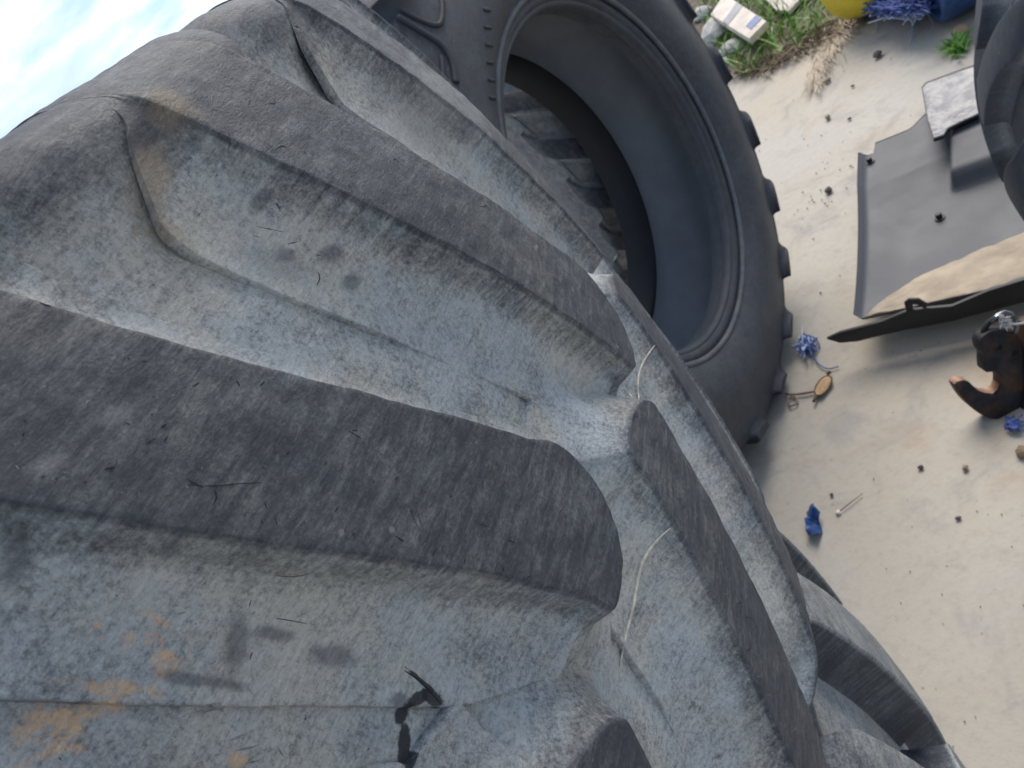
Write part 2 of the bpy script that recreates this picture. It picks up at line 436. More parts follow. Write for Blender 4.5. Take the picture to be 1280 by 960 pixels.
    # cap: pair points i and partner, from the nose middle outwards to the shoulder end
    M0 = M + Nn * rings[0][0]
    mid_n = nl + (len(q) - 2) // 2; half = min(mid_n, n - mid_n) - 1
    A_i = [(mid_n - i) % n for i in range(0, half + 1)]; B_i = [(mid_n + i) % n for i in range(0, half + 1)]
    base = len(Vv); rowsV = []
    A = M0[A_i]; B = M0[B_i]
    g = A[:, None] * (1 - t_in[None, 1:-1, None]) + B[:, None] * t_in[None, 1:-1, None]
    gm = g.reshape(-1, 2); th = gm[:, 0] / deg2m; w = gm[:, 1] * (-1 if mir else 1)
    eb = edge_t[A_i][:, None] * 0
    Vg = T.P(th, w, tn(gm)); UVg = np.stack([gm[:, 0], w], -1)
    Vv = np.vstack([Vv, Vg]); UVv = np.vstack([UVv, UVg])
    inner = topdust + .0 * gm[:, 0]
    Dv = np.concatenate([Dv, inner])
    m = nin - 1
    def idx(i, j):
        if j == 0: return A_i[i] * nr
        if j == nin: return B_i[i] * nr
        return base + i * m + j - 1
    for i in range(0, half):
        for j in range(nin):
            f = [idx(i, j), idx(i, j + 1), idx(i + 1, j + 1), idx(i + 1, j)]
            f2 = []
            for q_ in f:
                if q_ not in f2: f2.append(q_)
            if len(f2) > 2: Fc.append(tuple(f2))
    rest = [(A_i[-1] - i) % n for i in range(0, (A_i[-1] - B_i[-1]) % n + 1)]
    if len(rest) > 1:
        Fc.append(tuple([r__ * nr for r__ in rest] + [base + half * m + j - 1 for j in range(1, nin)][::-1]))
    me = mesh(name, Vv, Fc, UVv, {'dust': Dv})
    bm = bmesh.new(); bm.from_mesh(me); bmesh.ops.recalc_face_normals(bm, faces=bm.faces[:])
    # outward?
    f0 = max(bm.faces, key=lambda f: f.calc_area()); c = f0.calc_center_median()
    cc = Vector((c.x, c.y, 0))
    tot = sum((f.normal.dot(Vector((f.calc_center_median().x, f.calc_center_median().y, 0)))) * f.calc_area() for f in list(bm.faces)[::23])
    if tot < 0: bmesh.ops.reverse_faces(bm, faces=bm.faces[:])
    bm.to_mesh(me); bm.free()
    me.polygons.foreach_set('use_smooth', [True] * len(me.polygons))
    return me

def casing_mesh(T, thetas, wmax, dw, depth_fn, bead, zb, inner_r, noise=1., dam=None, name='carcass', dustv=.72, linerd=.22):
    ws = np.arange(-wmax, wmax + 1e-6, dw)
    TH, WW = np.meshgrid(thetas, ws, indexing='ij')
    d = depth_fn(WW) 
    x, y = np.radians(TH) * T.TR, WW
    if dam is not None: d = dam(TH, WW, d)
    kk = sstep(.29, .34, y) if dam is not None else 0
    d = d - noise * ((1 - kk) * (.0022 * N1(x * 12, y * 12, x * 0 + 5, 3) + .0006 * N2(x * 70, y * 70, x * 0, 2)) + kk * RELIEF(x, y))
    V = T.P(TH, WW, d); UV = np.stack([x, y], -1)
    du = dustv * np.clip(d / .03 + .15, .2, 1) * (1 - .75 * sstep(.335, .375, np.abs(WW) * (.34 / T.HW)))
    # sidewalls, beads and inner liner, as one closed section
    def col(r0, z0, r1, z1): pass
    first, last = V[:, 0], V[:, -1]
    r0 = np.hypot(first[:, 0], first[:, 1]).mean(); z0 = first[:, 2].mean()
    r1 = np.hypot(last[:, 0], last[:, 1]).mean(); z1 = last[:, 2].mean()
    def side(r0, z0, sg):
        pts = []
        P0 = np.array([r0, z0]); P3 = np.array([bead + .035, sg * (zb + .018)])
        P1 = P0 + np.array([-.10, sg * .02]) * T.TR; P2 = P3 + np.array([.09, sg * .11]) * T.TR
        for t in np.linspace(0, 1, 22)[1:]:
            pts.append((1 - t)**3 * P0 + 3 * (1 - t)**2 * t * P1 + 3 * (1 - t) * t * t * P2 + t**3 * P3)
        pts += [np.array([bead + .026, sg * (zb + .024)]), np.array([bead + .014, sg * (zb + .02)]), np.array([bead + .004, sg * (zb + .006)]), np.array([bead, sg * (zb - .012)]), np.array([bead - .002, sg * (zb - .05)]), np.array([bead + .006, sg * (zb - .066)])]
        return pts
    sa = side(r0, z0, -1 if z0 < 0 else 1)[::-1]; sb = side(r1, z1, 1 if z1 > 0 else -1)
    inn = []
    zi = zb - .066; wid = abs(z1) - .035
    for t in np.linspace(0, 1, 25)[1:-1]:
        a_ = math.pi * t; rf = math.sin(a_) ** .95
        zz = math.copysign(abs(math.cos(a_)) ** .95, math.cos(a_)) * (zi + (wid - zi) * float(sstep(0, .7, np.array(rf))))
        inn.append(np.array([bead + .01 + (inner_r - bead - .01) * rf, zz]))
    prof2 = sb + inn + sa
    ns = len(prof2); th = np.radians(thetas)
    sx = np.array(prof2)
    V2 = np.stack([sx[None, :, 0] * np.cos(th)[:, None], sx[None, :, 0] * np.sin(th)[:, None], np.broadcast_to(sx[None, :, 1], (len(th), ns))], -1)
    acc = np.r_[0, np.cumsum(np.hypot(*np.diff(sx, axis=0).T))] + wmax
    UV2 = np.stack([np.broadcast_to((th * T.TR)[:, None], (len(th), ns)), np.broadcast_to(acc[None], (len(th), ns))], -1)
    D2 = np.broadcast_to(np.array([.30] * len(sb) + [linerd] * len(inn) + [.30] * len(sa))[None], (len(th), ns))
    Va = np.concatenate([V, V2], 1); nv = Va.shape[1]; nu = len(thetas)
    UVa = np.concatenate([UV, UV2], 1).reshape(-1, 2); Da = np.concatenate([du, D2], 1).reshape(-1)
    Fc = gridfaces(nu, nv, closeu=True)
    i = np.arange(nu); j2 = (i + 1) % nu
    Fc = np.concatenate([Fc, np.stack([i * nv + nv - 1, j2 * nv + nv - 1, j2 * nv, i * nv], -1)])
    c0_ = V.shape[1] + len(sb) - 1; c1_ = c0_ + len(inn) + 1
    cols = Fc % nv; lo_ = cols.min(1); hi_ = cols.max(1); isl = (lo_ >= c0_) & (hi_ <= c1_)
    allV = Va.reshape(-1, 3)
    def sub_(F_, nm):
        ids, inv_ = np.unique(F_, return_inverse=True)
        return mesh(nm, allV[ids], inv_.reshape(F_.shape), UVa[ids], {'dust': Da[ids]})
    return sub_(Fc[~isl], name), sub_(Fc[isl], 'inner_liner')

PITCH_L, PHASE = 13.1503, 7.38126
STAINS = [  # (u, v) = (arc, height) on the tread, metres
]
def tu(th, w): return (math.radians(th) * TR, w)
def px_uv(u, v, d=.03):
    "tread coordinates of a photographed point of the front tyre"
    r = ray(u, v); o = np.array([np.dot(EYE - TC, a_) for a_ in (TX, TY, TZ)]); q = np.array([np.dot(r, a_) for a_ in (TX, TY, TZ)])
    Rr = TR
    for _ in range(25):
        A_ = q[0]**2 + q[1]**2; B_ = 2 * (o[0] * q[0] + o[1] * q[1]); C_ = o[0]**2 + o[1]**2 - Rr**2
        t = (-B_ - math.sqrt(max(B_ * B_ - 4 * A_ * C_, 0))) / (2 * A_); P = o + t * q; s = P[2] / HW
        Rr = .5 * Rr + .5 * (TR - C2 * s * s - C4 * s**4 - d)
    return math.atan2(P[1], P[0]) * TR, P[2]
for (u, v, ra, rb, rot, kind, d) in [      # centre, radii and tilt as they measure in the photograph
    (148, 795, 15, 9, -60, 'rust', .03), (195, 800, 36, 26, 70, 'rust', .03), (130, 856, 60, 11, 8, 'rust', .03), (118, 885, 34, 18, -20, 'rust', .03), (45, 915, 46, 32, -30, 'rust', .03), (75, 935, 20, 7, -8, 'rust', .03), (180, 950, 8, 8, 0, 'rust', .03), (105, 777, 7, 5, 0, 'rust', .03), (300, 950, 10, 8, 0, 'rust', .03),
    (185, 160, 34, 18, 25, 'tan', .02), (168, 225, 26, 34, 0, 'tan', .02), (195, 280, 30, 8, 18, 'tan', .02), (560, 150, 60, 14, 35, 'pale', .03),
    (288, 805, 17, 44, 4, 'smudge', .03), (412, 818, 34, 13, 8, 'smudge', .03), (335, 790, 26, 9, 10, 'smudge', .03), (0, 690, 18, 32, 0, 'smudge', .03), (500, 873, 10, 8, 0, 'smudge', .03), (182, 690, 9, 9, 0, 'smudge', .03), (250, 848, 60, 9, 8, 'smudge', .03),
    (513, 935, 8, 34, 3, 'wet', .03), (510, 893, 10, 14, 15, 'wet', .03), (523, 872, 16, 8, -35, 'wet', .03), (541, 871, 16, 9, 40, 'wet', .03), (530, 853, 26, 3, 40, 'wet', .03),
    (742, 443, 6, 11, -25, 'smudge', .03), (145, 518, 24, 12, -20, 'pale', .0), (60, 580, 30, 10, -20, 'pale', .0), (300, 262, 12, 9, 0, 'smudge', .03), (430, 350, 12, 9, 0, 'smudge', .03), (398, 320, 16, 9, 0, 'smudge', .03), (343, 318, 12, 7, 0, 'smudge', .03), (425, 262, 12, 26, 20, 'smudge', .03), (330, 325, 50, 16, 20, 'pale', .03)]:
    c0 = np.array(px_uv(u, v, d)); c_, s_ = math.cos(R_(rot)), math.sin(R_(rot)); e_ = 3.
    J = np.stack([(np.array(px_uv(u + e_ * c_, v + e_ * s_, d)) - c0) / e_ * ra, (np.array(px_uv(u - e_ * s_, v + e_ * c_, d)) - c0) / e_ * rb], -1)
    STAINS.append((c0[0], c0[1], np.linalg.inv(J).tolist(), kind))

RUB = rubber('worn_dusty_rubber', hero=True, stains=STAINS)
RUB2 = rubber('dusty_rubber_far')
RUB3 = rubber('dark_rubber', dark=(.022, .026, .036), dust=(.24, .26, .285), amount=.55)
FLASH = plain('pale_mould_flash', (.50, .48, .40), .85, bumpsc=300, var=.35, vs=120)
BLK = plain('black_shaded_bead_rubber', (.008, .009, .012), .6, bumpsc=120, spec=.2)

def front_depth(w):
    a_ = np.abs(w)
    d = .034 - .006 * sstep(.15, .33, a_)
    return np.where(w < 0, .042 - .010 * sstep(.2, .36, a_), d)
def dam(TH, WW, d):
    ph = np.mod((TH - edge(UP, np.maximum(WW, 0) / HW)) / 13.1503, 1)
    k = sstep(.285, .35, WW) * sstep(.02, .42, ph)    # shoulder web joining bar to bar
    d = d + .03 * sstep(.33, .40, WW) * (1 - sstep(.02, .42, ph))
    d = d * (1 - k) + .0005 * k
    k2 = sstep(-.36, -.42, WW)
    return d * (1 - k2) + .02 * k2
T1 = Tyre(TR=TR, HW=HW, C2=C2, C4=C4, C2n=.014, C4n=.010)
root = thing('tractor_tyre', 'huge worn tractor tyre filling the foreground, lying flat on top of the stack', 'tyre')
root.matrix_world = Matrix(((TX[0], TY[0], TZ[0], TC[0]), (TX[1], TY[1], TZ[1], TC[1]), (TX[2], TY[2], TZ[2], TC[2]), (0, 0, 0, 1)))
thetas = np.concatenate([np.arange(-66, -8, .19), np.linspace(-8, 294, 220)[:-1]])
cm = casing_mesh(T1, thetas, .42, .0032, front_depth, .49, .27, .80, dam=dam)
LINER = plain('smooth_inner_rubber', (.28, .30, .33), .5, bumpsc=30, bumpd=.0008, var=.12, vs=5)
link('carcass', cm[0], RUB, root); link('inner_liner', cm[1], LINER, root)
NOSE_U = dict(s_lo=.02, s_up=.26, pts=[(-41.0, -.003), (-40.9, -.006), (-40.7, -.008), (-40.4, -.009), (-38.9, -.008), (-37.5, .006), (-36.6, .028), (-36.5, .062), (-37.2, .080)])
NOSE_L = dict(s_lo=.06, s_up=.10, pts=[(-41.4, .006), (-40.9, -.004), (-39.2, -.002), (-37.0, .012), (-36.2, .026)])
def d_up(w):
    k = sstep(.285, .35, w); return front_depth(w) * (1 - k) + .0005 * k
def d_lo(w): return front_depth(-w) * (1 - sstep(.36, .42, w)) + .02 * sstep(.36, .42, w)
def ex_u(tl, s): return 1 - .35 * sstep(.25, .0, s) * (tl < .01)
def ex_l(tl, s): return 1. + .25 * sstep(.5, .1, s)
lug_lo_res = lug_mesh(T1, False, 0, d_up, .395, .3, NOSE_U, noise=.6, extra=ex_u)
lug_lo_res2 = lug_mesh(T1, True, PHASE, d_lo, .43, .3, NOSE_L, noise=.6, extra=ex_l)
def rotz(me, name, parent, deg, mat):
    o = link(name, me, mat, parent); o.rotation_euler = (0, 0, R_(deg)); return o
for k in range(27):
    a_ = PITCH_L * k if k <= 4 else (-PITCH_L if k == 26 else 4 * PITCH_L + (360 - 5 * PITCH_L) * (k - 4) / 22)
    if k in (0, 1, 2, 26):
        link('lug', lug_mesh(T1, False, a_ if k != 26 else -PITCH_L, d_up, .43, 1.6, NOSE_U, seed=k * 5.3, extra=ex_u, sink=.006), RUB, root)
    else: rotz(lug_lo_res, 'lug', root, a_, RUB)
    if k in (0, 1, 26, 2):
        link('lug', lug_mesh(T1, True, (a_ if k != 26 else -PITCH_L - 2.0) + PHASE, d_lo, .43, 1.4, NOSE_L, seed=k * 3.1 + 50, extra=ex_l, skirt=(.06, .05, .03), steep=1.9), RUB, root)
    else: rotz(lug_lo_res2, 'lug', root, a_, RUB)

# pale flash seams at the centre line
def loc_path(pts, d):
    out = []
    for u, v in pts:
        q, w = px_uv(u, v, d); out.append(T1.P(math.degrees(q / TR), w, d - .0))
    return np.array(out)
def smoothpath(P, n):
    P = np.asarray(P, float)
    for _ in range(2):
        q = [P[0]]
        for i in range(len(P) - 1): q += [P[i] * .75 + P[i + 1] * .25, P[i] * .25 + P[i + 1] * .75]
        P = np.array(q + [P[-1]])
    return P

# ------------------------------------------------------------------ other tyres: one builder
def generic_tyre(R, hw, bead, zb, nl, depth, parent, mat, matb, res=.22, lo_c=LO, up_c=UP, npts=None, linerd=.22, steep=2.3, phl=PHASE, skirt=None, topdust=.10, flank=(.25, .75), seed=0, phase=0., lugs=True, wend=1.17, dustv=.6, beads=True, width_f=1.):
    k = R / .92645; kw = hw / .34
    T = Tyre(TR=R, HW=hw, C2=.016 * k, C4=.018 * k, C2n=.016 * k, C4n=.018 * k, W1=.955 * hw, RHO=.05 * k)
    df = lambda w: depth * (1 - .35 * sstep(.75 * hw, 1.2 * hw, np.abs(w)))
    c = casing_mesh(T, np.linspace(0, 360, 181)[:-1], 1.23 * hw, hw / 24, df, bead, zb, R - .11 * k, noise=.4, dustv=dustv, linerd=linerd)
    link('carcass', c[0], mat, parent); link('inner_liner', c[1], LINER, parent)
    f = (360 / nl) / 13.15
    nu = dict(s_lo=.03, s_up=.24, pts=[(a_ * f, b_ * kw) for a_, b_ in (npts or [(-40.9, -.001), (-39.8, -.006), (-38.0, .008), (-37.2, .04), (-37.4, .070)])])
    g = dict(scale=f, lo_c=lo_c, up_c=up_c, steep=steep, topdust=topdust, flank=flank)
    m1 = lug_mesh(T, False, 0, df, wend * hw, res, nu, noise=.4, skirt=skirt or (.03 * k, .025 * k, .02 * k), **g)
    m2 = lug_mesh(T, True, phl * f, df, wend * hw, res, nu, noise=.4, skirt=skirt or (.03 * k, .025 * k, .02 * k), **g)
    if lugs:
        for i in range(nl):
            rotz(m1, 'lug', parent, 360 / nl * i + phase, mat); rotz(m2, 'lug', parent, 360 / nl * i + phase, mat)
    return T
def frame(o, c, axis, spin=0.):
    z = Vector(axis).normalized(); q = z.to_track_quat('Z', 'Y')
    o.rotation_mode = 'QUATERNION'; o.rotation_quaternion = q @ Matrix.Rotation(spin, 3, 'Z').to_quaternion(); o.location = c

low = thing('tractor_tyre', 'grey tractor tyre lying flat directly beneath the huge foreground tyre', 'tyre')
low.location = (TC[0] - .02, TC[1] - .09, H - 1.06)
q_ = at(1165, 880, H - 1.05) - np.array(low.location)
LOW_PH = math.degrees(math.atan2(q_[1], q_[0]))
LO3, UP3 = np.array([-42.2, -1.5, -2.5, 2.]), np.array([-36.9, -1.5, -2.5, 2.])
generic_tyre(.915, .33, .49, .27, 27, .055, low, RUB2, BLK, res=.5, phase=LOW_PH + 28.5, lo_c=LO3, up_c=UP3, steep=1.3, skirt=(.012, .012, .012), topdust=.34, flank=(.10, .10),
             npts=[(-42.1, -.004), (-41.5, -.008), (-38.5, -.009), (-37.4, -.004), (-37.2, .01), (-37.5, .05)], phl=6.5)
bot = thing('tyre', 'smaller dark tyre at the very bottom of the stack, hidden under the other two', 'tyre')
bot.location = (TC[0] + .0, TC[1] + .0, .19)
generic_tyre(.62, .17, .33, .14, 20, .03, bot, RUB3, BLK, res=.12)

# standing tyre
n2 = np.array([math.cos(.031) * math.sin(.716), -math.cos(.031) * math.cos(.716), math.sin(.031)])
c2 = EYE + 1.2857 * np.array([.547, 1.669, -.66])
stand = thing('tractor_tyre', 'big black tractor tyre standing upright with its open centre facing the camera', 'tyre')
zb2 = .2308
frame(stand, Vector(c2 - n2 * zb2), n2, R_(4))
T2 = generic_tyre(.966, .25, .549, zb2 - .02, 21, .042, stand, RUB3, BLK, res=.3, linerd=.75, dustv=.3, topdust=.0, skirt=(.05, .05, .05), flank=(.05, .15))
uu = np.cross(n2, [0, 0, 1]); uu /= np.linalg.norm(uu); vv = np.cross(uu, n2)
def revolve(name, prof, parent, mat, n=160, dust=.2):
    pr = np.array(prof); th = np.linspace(0, 2 * math.pi, n + 1)[:-1]
    V = np.stack([pr[None, :, 0] * np.cos(th)[:, None], pr[None, :, 0] * np.sin(th)[:, None], np.broadcast_to(pr[None, :, 1], (n, len(pr)))], -1)
    me = mesh(name, V.reshape(-1, 3), gridfaces(n, len(pr), closeu=True), None, {'dust': np.full(n * len(pr), dust)})
    bm = bmesh.new(); bm.from_mesh(me); bmesh.ops.recalc_face_normals(bm, faces=bm.faces[:]); bm.to_mesh(me); bm.free()
    me.polygons.foreach_set('use_smooth', [True] * len(me.polygons))
    return link(name, me, mat, parent)
def ringprof(r, z, a, b, n=14): return [(r + a * math.cos(t), z + b * math.sin(t)) for t in np.linspace(0, 2 * math.pi, n + 1)]
zt = zb2 - .02
revolve('bead', [(.545, -zt - .012), (.543, -zt + .0), (.541, -zt + .05), (.543, -zt + .105), (.552, -zt + .118), (.575, -zt + .10), (.575, -zt + .0)], stand, BLK)  # far bead: black colour stands for shade as well as clean rubber
revolve('bead', ringprof(.553, zt - .006, .012, .018), stand, RUB3, dust=.35)  # near bead and ribs: raised dust value paints a highlight into the colour
revolve('rim_rib', ringprof(.592, zt + .030, .009, .009), stand, RUB3, dust=.75)
revolve('rim_rib', ringprof(.628, zt + .046, .006, .006), stand, RUB3, dust=.45)

far = thing('tractor_tyre', 'tractor tyre seen through the open centre of the upright black tyre', 'tyre')
cf = EYE + ray(690, 240) * 4.0
frame(far, Vector((cf[0], cf[1], .80)), (1, .22, .06), R_(8))
generic_tyre(.80, .24, .42, .17, 18, .06, far, RUB2, BLK, res=.16)

rt = thing('tractor_tyre', 'grey lugged tractor tyre standing at the right edge, cut off by the frame', 'tyre')
nr_ = np.array([math.sin(-.705), -math.cos(-.705), 0])
frame(rt, Vector((1.665, .80, .765)), nr_, R_(0))
RUB4 = rubber('smooth_grey_rubber', dark=(.045, .055, .075), dust=(.22, .245, .28))
generic_tyre(.765, .16, .38, .13, 15, .045, rt, RUB4, BLK, res=.3, dustv=.35, steep=3.)

# ------------------------------------------------------------------ mudguard panel on the ground
PLAST = NT('grey_moulded_plastic'); o_ = PLAST.coord('Object')
PLAST = PLAST.out(PLAST.mix(PLAST.rng(PLAST.noise(o_, 3.2, 6, .68, .5), .45, .8, 0, .10), PLAST.mix(PLAST.noise(o_, 9, 5), (.052, .057, .068), (.066, .070, .080)), (.17, .15, .125)), PLAST.rng(PLAST.noise(o_, 5, 4), .3, .7, .60, .68), PLAST.bump(PLAST.noise(o_, 90, 5), .5, .001))
PLBLK = plain('black_plastic_edge', (.012, .013, .015), .6, bumpsc=150, bumpd=.0006)
SAND = plain('washed_in_sand', (.30, .25, .19), .95, bumpsc=60, bumpd=.004, var=.18, vs=9)
fen = thing('mudguard_panel', 'grey plastic mudguard panel with a black turned-down edge lying on the pale ground', 'mudguard')
ZF = .13
A0, A1 = at(1071, 400, ZF), at(1076, 198, ZF)       # left edge: near and far ends
Bx, B1 = at(1330, 340, ZF), at(1420, 60, ZF)        # right edge, outside the frame
def fen_pt(a_, b_): return (1 - b_) * ((1 - a_) * A0 + a_ * A1) + b_ * ((1 - a_) * Bx + a_ * B1)
def fen_ab(P):
    "inverse of the bilinear map"
    x = np.array([.5, .5])
    for _ in range(20):
        f0 = fen_pt(*x)[:2] - P[:2]
        J = np.stack([(fen_pt(x[0] + 1e-4, x[1])[:2] - fen_pt(*x)[:2]) / 1e-4, (fen_pt(x[0], x[1] + 1e-4)[:2] - fen_pt(*x)[:2]) / 1e-4], -1)
        x = x - np.linalg.solve(J, f0)
    return x
pa = fen_ab(at(1182, 206, ZF + .06)); pb = fen_ab(at(1245, 184, ZF + .06)); pc = fen_ab(at(1180, 160, ZF))
na, nb = 90, 110
aa, bb = np.meshgrid(np.linspace(0, 1, na), np.linspace(0, 1, nb), indexing='ij')
Pf = (1 - bb[..., None]) * ((1 - aa[..., None]) * A0 + aa[..., None] * A1) + bb[..., None] * ((1 - aa[..., None]) * Bx + aa[..., None] * B1)
trough = -.055 * np.sin(np.clip(aa / .75, 0, 1) * math.pi) ** .8 * (.4 + .6 * sstep(0, .25, bb))
slope_a = pa[0] + (pb[0] - pa[0]) * (bb - pa[1]) / (pb[1] - pa[1])
plat = sstep(slope_a - .045, slope_a + .002, aa) * sstep(pa[1] - .012, pa[1] + .01, bb) * .06
curl = .03 * np.exp(-((bb / .02) ** 2))
Pf[..., 2] += trough + plat + curl + .001 * N1(aa * 5, bb * 5, aa * 0, 2)
keepf = np.ones((na - 1, nb - 1), bool)
nt = fen_ab(at(1097, 176, ZF)); nt2 = fen_ab(at(1152, 150, ZF))
Fq = gridfaces(na, nb).reshape(na - 1, nb - 1, 4)
ac, bc = aa[:-1, :-1], bb[:-1, :-1]
# the far edge steps outwards to the right of the corner
Pf2 = Pf.copy()
far_ext = sstep(.055, .06, bb) * .05 + sstep(.20, .30, bb) * .05
dirA = (A1 - A0) / np.linalg.norm(A1 - A0)
Pf2 += (aa ** 6 * far_ext)[..., None] * dirA * 1.6
top = Pf2.reshape(-1, 3); bot_ = top - [0, 0, .006]
nvt = len(top)
bd = [i * nb for i in range(na)] + [(na - 1) * nb + j for j in range(1, nb)] + [i * nb + nb - 1 for i in range(na - 2, -1, -1)] + [j for j in range(nb - 2, 0, -1)]
Fall = Fq.reshape(-1, 4).tolist() + (Fq.reshape(-1, 4)[:, ::-1] + nvt).tolist() + [(bd[i], bd[(i + 1) % len(bd)], bd[(i + 1) % len(bd)] + nvt, bd[i] + nvt) for i in range(len(bd))]
link('panel', mesh('panel', np.vstack([top, bot_]), Fall), PLAST, fen)
# black turned-down edge, in front
ed = [(1033, 424), (1050, 416), (1100, 403), (1122, 394), (1136, 388), (1190, 383), (1235, 364), (1280, 350), (1330, 333)]
el = [(1034, 426), (1050, 429), (1073, 427), (1100, 420), (1136, 412), (1190, 402), (1235, 390), (1280, 378), (1330, 362)]
n_fl = np.cross(at(1280, 365, ZF) - at(1050, 420, ZF), [0, 0, 1]); n_fl /= np.linalg.norm(n_fl)
if n_fl[1] > 0: n_fl = -n_fl
PB = at(1100, 403, ZF + .012)
up_ = [onp(u, v, PB, n_fl) for u, v in ed]; dn_ = [onp(u, v, PB, n_fl) for u, v in el]
link('turned_edge', prism('turned_edge', up_ + dn_[::-1][:-1] , -n_fl, .012, .002), PLBLK, fen)
ear = [(1133, 390), (1130, 379), (1136, 374), (1148, 374), (1160, 381), (1156, 386), (1147, 381), (1141, 381), (1141, 390)]
link('fixing_ear', prism('fixing_ear', [onp(u, v, PB - n_fl * .002, n_fl) for u, v in ear], -n_fl, .008, .001), PLBLK, fen)
def onfen(u, v):
    P = at(u, v, ZF)
    for _ in range(6):
        x = fen_ab(P); i = min(max(int(x[0] * (na - 1)), 0), na - 1); j = min(max(int(x[1] * (nb - 1)), 0), nb - 1)
        P = at(u, v, Pf[i, j, 2])
    return P
for u, v in ((1088, 203), (1175, 273)):
    P = onfen(u, v)
    m = MB(); m.tube([P + [0, 0, -.01], P + [0, 0, .004]], .018, 14); m.tube([P + [0, 0, .003], P + [0, 0, .022]], .011, 6)
    link('bolt', bevelled(m.mesh('bolt', False), .0015), PLBLK, fen)
# silver padded patch at the far edge
FOIL = NT('crinkled_silver_foil'); oc_ = FOIL.coord('Object')
fv = FOIL.vor(oc_, 60); fn = FOIL.bump(fv.outputs['Distance'], .6, .007); fn = FOIL.bump(FOIL.noise(oc_, 90, 4, .6), .6, .004, fn)
FOIL = FOIL.out(FOIL.mix(FOIL.rng(FOIL.noise(oc_, 18, 4), .35, .65), (.17, .17, .18), (.30, .295, .29)), .6, fn, .15)
fo = [(1153, 110), (1158, 104), (1205, 87), (1235, 78), (1250, 130), (1219, 143), (1191, 156), (1184, 160), (1179, 168), (1167, 172), (1160, 150)]
zfo = ZF + .088
link('foil_border', prism('foil_border', [at(u + (u - 1195) * .03, v + (v - 130) * .06, zfo - .004) for u, v in fo], (0, 0, -1), .012, .002), PLBLK, fen)
link('foil_pad', prism('foil_pad', [at(u, v, zfo + .004) for u, v in fo], (0, 0, -1), .008, .003), FOIL, fen)
# sand lying in the hollow of the panel
sb_pts = [(1078, 396), (1110, 370), (1150, 343), (1200, 322), (1240, 305), (1285, 288), (1330, 270), (1330, 325), (1280, 345), (1235, 360), (1190, 378), (1130, 388), (1078, 400)]
bm = bmesh.new(); bl = np.array([onfen(u, v) for u, v in sb_pts])
ua = np.array([fen_ab(P) for P in bl])
ntop = 7; L_, M_ = [], []
ks = np.linspace(0, 1, 60)
up_e = np.stack([np.interp(ks * 6, range(7), ua[:7, i]) for i in (0, 1)], -1); dn_e = np.stack([np.interp(ks * 5, range(6), ua[12:6:-1, i]) for i in (0, 1)], -1)
V = []; nrw = 22
for i in range(60):
    for j in range(nrw):
        t = j / (nrw - 1); x = up_e[i] * (1 - t) + dn_e[i] * t
        ii = min(max(x[0] * (na - 1), 0), na - 1.001); jj = min(max(x[1] * (nb - 1), 0), nb - 1.001); i0, j0 = int(ii), int(jj); fi, fj = ii - i0, jj - j0
        Q = (Pf[i0, j0] * (1 - fi) * (1 - fj) + Pf[i0 + 1, j0] * fi * (1 - fj) + Pf[i0, j0 + 1] * (1 - fi) * fj + Pf[i0 + 1, j0 + 1] * fi * fj)
        V.append(Q + [0, 0, .013 * math.sin(math.pi * min(1, max(0, t))) ** .5 * min(1, i / 4) - .002 + .003 * float(N1(np.array(i * .3), np.array(j * .4), np.array(0.)))])
sd_ = link('sand', mesh('sand', V, gridfaces(60, nrw)), SAND); sd_['kind'] = 'stuff'; tag(sd_, 'brown sand washed into the hollow of the grey mudguard panel', 'sand')

# ------------------------------------------------------------------ linkage hook
STEEL = NT('oily_rusty_steel'); o_ = STEEL.coord('Object')
STEEL = STEEL.out(STEEL.mix(STEEL.rng(STEEL.noise(o_, 9, 5, .6), .45, .66), (.022, .022, .026), (.085, .042, .026)), STEEL.rng(STEEL.noise(o_, 30, 4), .3, .7, .5, .8), STEEL.bump(STEEL.noise(o_, 120, 5), .4, .001), .5)
COPPER = plain('worn_bare_steel_throat', (.28, .165, .115), .6, .3, bumpsc=90, var=.2, vs=30)
WIRE = plain('bright_wire', (.6, .6, .62), .35, .8)
PG = at(1240, 526, 0.); vdir = PG - EYE; vdir[2] = 0; vdir /= np.linalg.norm(vdir); nh = -vdir
nh = np.array([nh[0] * math.cos(.25) - nh[1] * math.sin(.25), nh[0] * math.sin(.25) + nh[1] * math.cos(.25), 0]) ; nh = nh + [0, 0, .25]; nh /= np.linalg.norm(nh)
hook = thing('linkage_hook', 'rusty dark steel tractor lower link end with an open claw hook and bent wire', 'hook')
def hp(u, v, off=0): return onp(u, v, PG + nh * off, nh)
H_out = [(1194, 482), (1197, 479), (1205, 477), (1211, 478), (1217, 484), (1224, 490), (1232, 493), (1242, 494), (1248, 489), (1251, 481), (1251, 472), (1249, 466), (1240, 465), (1231, 466), (1230, 452), (1231, 445), (1226, 438), (1224, 428), (1227, 422), (1232, 418), (1240, 413), (1252, 412), (1266, 414), (1274, 417), (1279, 440), (1281, 470), (1279, 495), (1274, 515), (1264, 522), (1250, 525), (1236, 523), (1222, 516), (1209, 505), (1200, 493)]
def sm(P, it=1):
    P = [np.array(p, float) for p in P]
    for _ in range(it): P = [q for i in range(len(P)) for q in (P[i] * .75 + P[(i + 1) % len(P)] * .25, P[i] * .25 + P[(i + 1) % len(P)] * .75)]
    return P
link('hook_plate', prism('hook_plate', [hp(*q) for q in sm(H_out, 1)], -nh, .045, .002), STEEL, hook)
thr = [(1194.5, 482), (1197, 478.5), (1205, 476.5), (1211, 477.5), (1217.5, 483.5), (1224, 489.5), (1232, 492.5), (1242, 493.5), (1248, 488), (1250.5, 481)]
V = []
